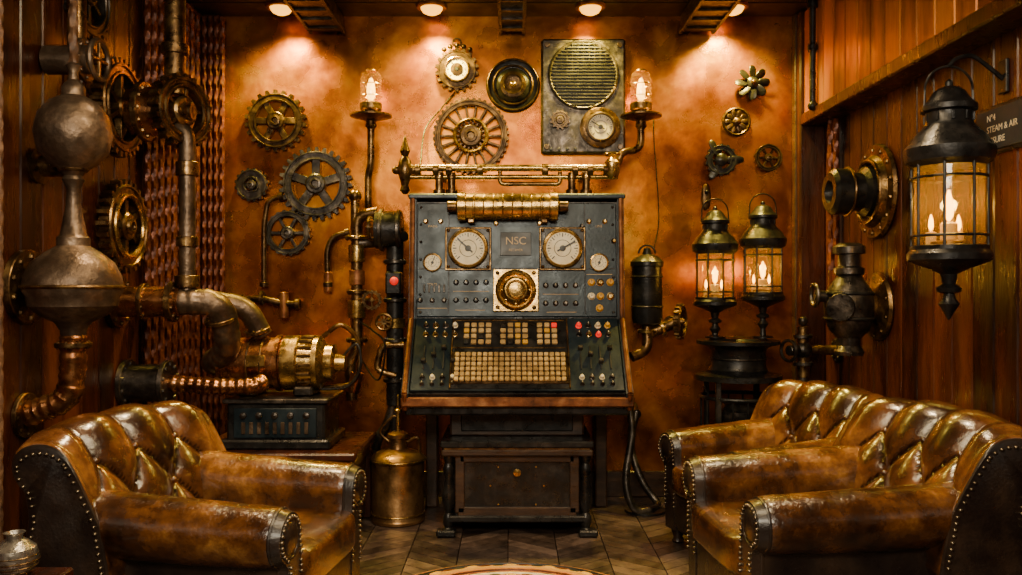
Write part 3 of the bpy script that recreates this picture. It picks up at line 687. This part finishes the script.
# ================= right wall =================
b=Bld('pressure_gauge'); c=Vector((1.92,-.86,1.8)); A=(-1,0,0)
b.m('bronze').lathe([(.24,0),(.25,.015),(.24,.03),(.19,.035),(.17,.06),(.15,.06),(.15,.03)],c,A,48); b.bolts(c+Vector((-.03,0,0)),A,.215,14,.012,.012)
b.m('black').lathe([(.13,.02),(.13,.08),(.1,.1),(.1,.16),(.12,.17),(.12,.24),(.1,.26),(.06,.26),(.05,.22),(.001,.22)],c,A,40); b.m('bronze').torus(c+Vector((-.165,0,0)),A,.122,.008,40); b.torus(c+Vector((-.06,0,0)),A,.16,.012,40); b.done()
b=Bld('steam_pump'); c=Vector((1.92,-.88,1.2)); b.m('bronze').lathe([(.17,0),(.18,.015),(.17,.03),(.12,.04),(.09,.05),(.09,.12)],c,A,40); b.bolts(c+Vector((-.03,0,0)),A,.15,10,.011,.012)
k=c+Vector((-.17,-.02,.04)); b.m('steel').lathe([(.07,-.29),(.075,-.27),(.055,-.24),(.06,-.2),(.1,-.16),(.12,-.1),(.125,-.02),(.11,.05),(.08,.09),(.06,.12),(.075,.13),(.075,.16),(.055,.17),(.055,.23),(.08,.235),(.08,.27),(.05,.29)],k,seg=36)
b.m('black').torus(k+Vector((0,0,-.1)),(0,0,1),.122,.01,36); b.torus(k+Vector((0,0,.03)),(0,0,1),.116,.01,36)
b.m('steel').cyl(k+Vector((0,0,-.04)),k+Vector((-.09,-.12,-.04)),.05); b.flange(k+Vector((-.09,-.12,-.04)),(-.6,-.8,0),.07); b.cyl(k,k+Vector((-.17,.02,.02)),.03); b.torus(k+Vector((-.17,.02,.02)),(-1,0,0),.055,.01,24); b.done()
b=Bld('steam_valve'); c=at(803,350,4.98); b.m('bronze').cyl(c+Vector((0,0,-.16)),c+Vector((0,0,.14)),.035); b.cyl(c,Vector((1.92,c.y,c.z)),.03); b.m('steel').flange(c+Vector((0,0,.08)),(0,0,1),.055); b.flange(c+Vector((0,0,-.08)),(0,0,1),.06); b.cyl(c,c+Vector((-.1,-.05,0)),.03); b.torus(c+Vector((-.1,-.05,0)),(-1,-.5,0),.06,.01); b.sph(c,.055); b.flange((1.91,c.y,c.z),(1,0,0),.07); b.pipe([c+Vector((0,0,-.1)),c+Vector((0,0,-.22)),c+Vector((.09,0,-.24))],.025); b.sph(c+Vector((0,0,.17)),.03); b.done()
b=Bld('chalkboard_sign'); R=Matrix.Rotation(-pi/2,4,'Z')@Matrix.Rotation(pi/2,4,'X')
b.m('black').box((1.908,-2.01,1.92),(.022,.36,.19),.004); b.m('board').box((1.895,-2.01,1.92),(.008,.33,.16),.002); b.m('cream')
for i,t in enumerate(('N°4','STEAM & AIR','FISSURE')): b.text(t,(1.889,-1.925,1.965-i*.045),.036,R,.0005,'LEFT')
b.done()

# ================= lanterns =================
def lantern(b,base,s,loop=True):
    L=lambda pr,cap=True,seg=36: b.lathe(pr,base,(0,0,1),seg,cap,s)
    b.m('black'); L([(1,-58),(5,-50),(10,-42),(6,-36),(5,-32),(11,-30),(12,-26),(6,-22),(8,-12),(20,-6),(36,0),(39,2),(39,8),(36,12),(36,16),(30,17)])
    L([(34,95),(36,97),(40,100),(42,108),(42,113),(38,118),(34,125),(25,134),(22,139),(22,149),(26,151),(26,156),(19,163),(15,170),(10,174),(4,176),(4,180),(1,183)])
    for k in range(8):
        a=2*pi*k/8+.2; x,y=34.5*s*math.cos(a),34.5*s*math.sin(a)
        b.cyl(base+Vector((x,y,14*s)),base+Vector((x,y,98*s)),1.5*s,seg=8)
    b.torus(base+Vector((0,0,84*s)),(0,0,1),34.5*s,1.4*s,36); b.torus(base+Vector((0,0,26*s)),(0,0,1),34.5*s,1.4*s,36)
    for k in range(10):
        a=2*pi*k/10; b.box(base+Vector((22.5*s*math.cos(a),22.5*s*math.sin(a),144*s)),(2*s,3*s,8*s),.0005,Matrix.Rotation(a,4,'Z'))
    b.torus(base+Vector((0,0,172*s)),FR,24*s,1.3*s,28,6,0,pi); 
    b.tube([base+Vector((-24*s,0,172*s)),base+Vector((-25*s,0,154*s))],1.3*s,6); b.tube([base+Vector((24*s,0,172*s)),base+Vector((25*s,0,154*s))],1.3*s,6)
    b.m('candle'); L([(8,16),(8,38),(6,40),(1,39)],True,16)
    for dx,dy in((-15,6),(14,8)):
        b.lathe([(5*s,16*s),(5*s,30*s),(1*s,31*s)],base+Vector((dx*s,dy*s,0)),seg=12)
    b.m('bronze'); L([(18,16),(18,20),(10,22)],True,20)
    b.m('flame'); L([(1,41),(4,46),(5,53),(3.5,62),(1,72)],True,12)
    for dx,dy in((-15,6),(14,8)): b.lathe([(1*s,32*s),(2.6*s,36*s),(2.2*s,42*s),(.5*s,48*s)],base+Vector((dx*s,dy*s,0)),seg=10)
    b.m('glass'); L([(32,17),(32,95)],False)
s1=1/258
b=Bld('hanging_lantern'); base=at(950,262,3.3); base.x=1.70; lantern(b,base,s1)
top=base+Vector((0,0,196*s1)); b.m('black').tube(catmull([top+Vector((0,0,.0)),top+Vector((.03,0,.03)),top+Vector((.09,0,.04)),top+Vector((.15,0,-.0)),Vector((1.91,top.y,top.z-.05))]),.009,8); b.box((1.912,top.y,top.z-.04),(.014,.06,.13),.005)
o=b.done(); light('POINT','candle_light',base+Vector((0,0,62*s1)),7,(1,.58,.10),o,shadow_soft_size=.03)
SY=-.30; TZ=1.005
b=Bld('lantern_stand'); c=Vector((1.335,SY,0))
b.m('black').lathe([(.22,TZ-.04),(.24,TZ-.035),(.24,TZ-.015),(.17,TZ-.01),(.16,TZ),(.001,TZ)],c,seg=40); b.lathe([(.165,.80),(.17,.82),(.158,.84),(.158,.93),(.17,.95),(.21,TZ-.035)],c,seg=40)
b.lathe([(.215,.755),(.25,.76),(.25,.79),(.175,.805)],c,seg=40); b.m('steel').torus(c+Vector((0,0,.885)),(0,0,1),.16,.006,40)
b.m('black')
for k in range(4):
    a=2*pi*k/4+pi/4; x,y=.215*math.cos(a),.215*math.sin(a); b.box(c+Vector((x,y,.38)),(.032,.032,.76),.004); b.sph(c+Vector((x,y,.025)),.03,(.8,.8,.8))
for z_ in(.18,.45,.66): b.torus(c+Vector((0,0,z_)),(0,0,1),.215,.012,40)
for k in range(16):
    a=2*pi*k/16; b.cyl(c+Vector((.215*math.cos(a),.215*math.sin(a),.45)),c+Vector((.215*math.cos(a),.215*math.sin(a),.66)),.006,seg=6)
b.lathe([(.001,.44),(.215,.44),(.215,.455),(.001,.455)],c); b.m('steel').lathe([(.1,.455),(.13,.5),(.13,.58),(.09,.62),(.03,.63)],c)
b.done()
for dx,pz in((-.14,.0),(.14,.03)):
    s2=.0032
    base=Vector((1.335+dx,SY-.02,TZ+.0015+58*s2+pz))
    b=Bld('candle_lantern'); lantern(b,base,s2)
    b.m('black').lathe([(.06,0),(.06,.008),(.02,.015),(.012,.05+pz)],(base.x,base.y,TZ+.0015))
    o=b.done(); light('POINT','candle_light',base+Vector((0,0,62*s2)),5,(1,.62,.10),o,shadow_soft_size=.02)

# ================= armchairs =================
def armchair(loc,ang,w=.86,sx=1.0,sz=1.0):
    b=Bld('leather_armchair'); b.M=Matrix.Translation(Vector(loc))@Matrix.Rotation(ang,4,'Z')@Matrix.Diagonal((sx,1,sz,1))
    hw=w/2
    for x in(-.32,.33):
        for y in(-hw+.09,hw-.09): b.m('darkwood').lathe([(.022,0),(.03,.01),(.022,.03),(.032,.06),(.035,.09)],(x,y,0),seg=16)
    b.m('darkleather').box((.0,0,.19),(.74,w-.16,.22),.02)
    b.sq((.345,0,.2),(.09,w-.26,.22),.3)
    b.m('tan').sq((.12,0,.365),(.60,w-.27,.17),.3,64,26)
    for s_ in(-1,1):
        cy=hw-.08; cz=.51; r=.108
        out=[(hw-.07,.09),(hw-.065,.2),(hw-.062,.33),(hw-.06,.40)]
        for k in range(24):
            a=math.radians(-78+k*(268/23)); out.append((cy+r*1.0*math.cos(a),cz+r*.96*math.sin(a)))
        out+=[(hw-.185,.40),(hw-.18,.3),(hw-.175,.2),(hw-.175,.09)]
        rings=[]; nx=44
        for i in range(nx+1):
            t=i/nx; x=-.33+.72*t
            e=0
            if i==nx: e=.014
            if i==nx-1: x-=.008; e=.004
            sw=1+.10*math.sin(pi*t)-.06*t; wob=.006*math.sin(t*23+s_)+.008*math.sin(t*41+s_*2)*t
            lift=.045*(1-t)**2
            ring=[]
            for kk,(yy,z_) in enumerate(out):
                dy=yy-cy; dz=z_-cz
                if z_>.415: 
                    f=sw*(1-e/.1)+wob*(1+math.sin(kk*.9+t*17)); yy=cy+dy*f; z_=cz+dz*f+lift
                else: yy=cy-.04+(yy-cy+.04)*(1-e*8)
                ring.append(Vector((x,s_*yy,z_)))
            rings.append(ring)
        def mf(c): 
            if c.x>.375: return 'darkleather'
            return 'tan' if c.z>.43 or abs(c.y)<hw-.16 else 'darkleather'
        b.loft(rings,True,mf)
        last=rings[-1]; b.m('nail')
        L=0; step=.023; path=[Vector(p) for p in last[1:-1]]; nxt=0
        for p0,p1 in zip(path,path[1:]):
            d=(p1-p0).length
            while nxt<=L+d and d>0:
                p_=p0.lerp(p1,(nxt-L)/d); cc=Vector((p_.x,s_*(cy if p_.z>.42 else hw-.12),max(p_.z,.42) if p_.z<=.42 else cz)); dirv=(cc-p_); dirv.x=0
                b.sph(p_+dirv.normalized()*.014+Vector((.002,0,0)),.0068,(1,1,1),8,6); nxt+=step
            L+=d
        b.m('darkleather').tube([p+Vector((-.004,0,0)) for p in rings[-2]],.006,6)
        b.m('darkleather').lathe([(.06,0),(.055,.008),(.03,.014),(.001,.016)],(.386,s_*cy,cz),(1,0,0),24)
        b.torus((.388,s_*cy,cz),(1,0,0),.07,.006,28)
    prof=[(-.10,.36),(-.12,.42),(-.15,.5),(-.18,.58),(-.212,.66),(-.242,.73),(-.268,.785),(-.295,.828),(-.335,.855),(-.38,.86),(-.425,.845),(-.452,.81),(-.458,.77),(-.44,.73),(-.42,.7),(-.405,.6),(-.39,.4),(-.38,.25),(-.37,.1),(-.3,.09),(-.2,.12),(-.12,.28)]
    P=[Vector((x,0,z)) for x,z in prof]
    fine=catmull(P+[P[0]],6)[:-1]
    ny=120; rings=[]; lens=[0]
    for a,c in zip(fine,fine[1:]): lens.append(lens[-1]+(c-a).length)
    bw=hw+.036
    cu=3.6; vlen=.17; off=.07
    for i in range(ny+1):
        u=-1+2*i/ny; y=u*bw; au=abs(u); ring=[]
        fwd=.07*au**3; dz=-.035*au**3
        for j,p in enumerate(fine):
            a=fine[j-1];c=fine[(j+1)%len(fine)]; t=(c-a).normalized(); n=Vector((t.z,0,-t.x))
            top=lens[j]; v=(top-off)/vlen
            d=0
            if .02<top<.66:
                edge=min(1,(top-.02)/.05)*min(1,(.66-top)/.12)*min(1,max(0,(.93-au))/.12)
                A_=u*cu
                if v<2.0: pil=(abs(math.sin(pi*(A_+v)/2))*abs(math.sin(pi*(A_-v)/2)))**.42
                else: pil=abs(math.sin(pi*A_/2))**.84
                d=(.046*pil-.024)*edge
            f=max(0,min(1,(p.z-.3)/.3))
            sh=1.0
            if au>.965:
                k_=(au-.965)/.035; sh=1-.05*k_*k_
            q_=Vector((-.28+(p.x+.28)*sh+fwd*f,y,.48+(p.z-.48)*sh+dz*f))+n*d
            ring.append(q_)
        rings.append(ring)
    def mfb(c):
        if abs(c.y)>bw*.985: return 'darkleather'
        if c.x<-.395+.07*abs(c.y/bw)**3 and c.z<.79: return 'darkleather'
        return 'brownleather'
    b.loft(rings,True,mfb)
    b.m('brownleather')
    for A2 in range(-3,4):
        for B2 in range(0,3):
            if (A2+B2)%2: continue
            u=A2/cu; top=B2*vlen+off
            if abs(u)>.9 : continue
            j=min(range(len(lens)),key=lambda k:abs(lens[k]-top)); i=int(round((u+1)/2*ny))
            b.sph(rings[i][j]+Vector((.004,0,.0)),.014,(.8,1,1),10,7)
    b.m('nail')
    for i,sg in((0,-1),(ny,1)):
        ring=rings[i]; acc=0
        for j in range(0,110):
            if j+1>=len(ring): break
            p0,p1=ring[j],ring[j+1]; acc+=(p1-p0).length
            if acc>.021:
                acc=0; cc=Vector((-.30,p0.y,.6)); dr=(cc-p0); dr.y=0; dr.z*=.15 if p0.z<.75 else 1
                b.sph(p0+dr.normalized()*.014+Vector((0,sg*.002,0)),.0068,(1,1,1),8,6)
    return b.done(.9)
armchair((-1.11,-2.15,0),math.radians(-8),.86,1.16,.965)
armchair((1.275,-2.02,0),math.radians(180+5),.86,1.27,.965)
armchair((1.27,-1.13,0),math.radians(180+17),.76,1.05,.94)

b=Bld('side_table').m('redwood'); b.box((-1.56,-2.86,.435),(.46,.3,.03),.008); b.m('darkwood')
for sx in(-1,1):
    for sy in(-1,1): b.box((-1.56+sx*.2,-2.86+sy*.12,.21),(.035,.035,.42),.004)
b.box((-1.56,-2.86,.39),(.42,.26,.05),.004); b.done()
b=Bld('silver_vase').m('silver'); b.lathe([(.03,0),(.035,.005),(.055,.025),(.065,.055),(.058,.085),(.035,.105),(.022,.112),(.022,.122),(.03,.13),(.024,.13),(.015,.115)],(-1.46,-2.8,.4505),seg=36)
for k in range(5): b.m('bronze').torus((-1.46,-2.8,.47+k*.015),(0,0,1),[.052,.062,.066,.063,.053][k],.0018,36,5)
b.done()

# ================= lighting =================
w=bpy.data.worlds.new('world'); bpy.context.scene.world=w; w.use_nodes=True
w.node_tree.nodes['Background'].inputs[0].default_value=(.9,.64,.38,1); w.node_tree.nodes['Background'].inputs[1].default_value=.12
l=light('AREA','ceiling_softlight',(0,-3.0,2.9),85,(1,.76,.44),None,shape='RECTANGLE',size=1.8,size_y=.8)
l=light('AREA','studio_softlight',(-.3,-5.6,2.5),100,(1,.86,.64),None,shape='RECTANGLE',size=1.6,size_y=.8); l.rotation_euler=(math.radians(62),0,0)
for x in(-1.2,1.2):
    l=light('SPOT','side_spot',(x,-1.75,2.85),160,(1,.7,.36),None,spot_size=1.2,spot_blend=.8,shadow_soft_size=.1)

cam=bpy.data.cameras.new('camera'); co=bpy.data.objects.new('camera',cam); bpy.context.scene.collection.objects.link(co)
co.location=(0,CAMY,CAMH); co.rotation_euler=(pi/2,0,0); cam.sensor_width=36; cam.lens=F/1022*36; cam.clip_start=.05
bpy.context.scene.camera=co
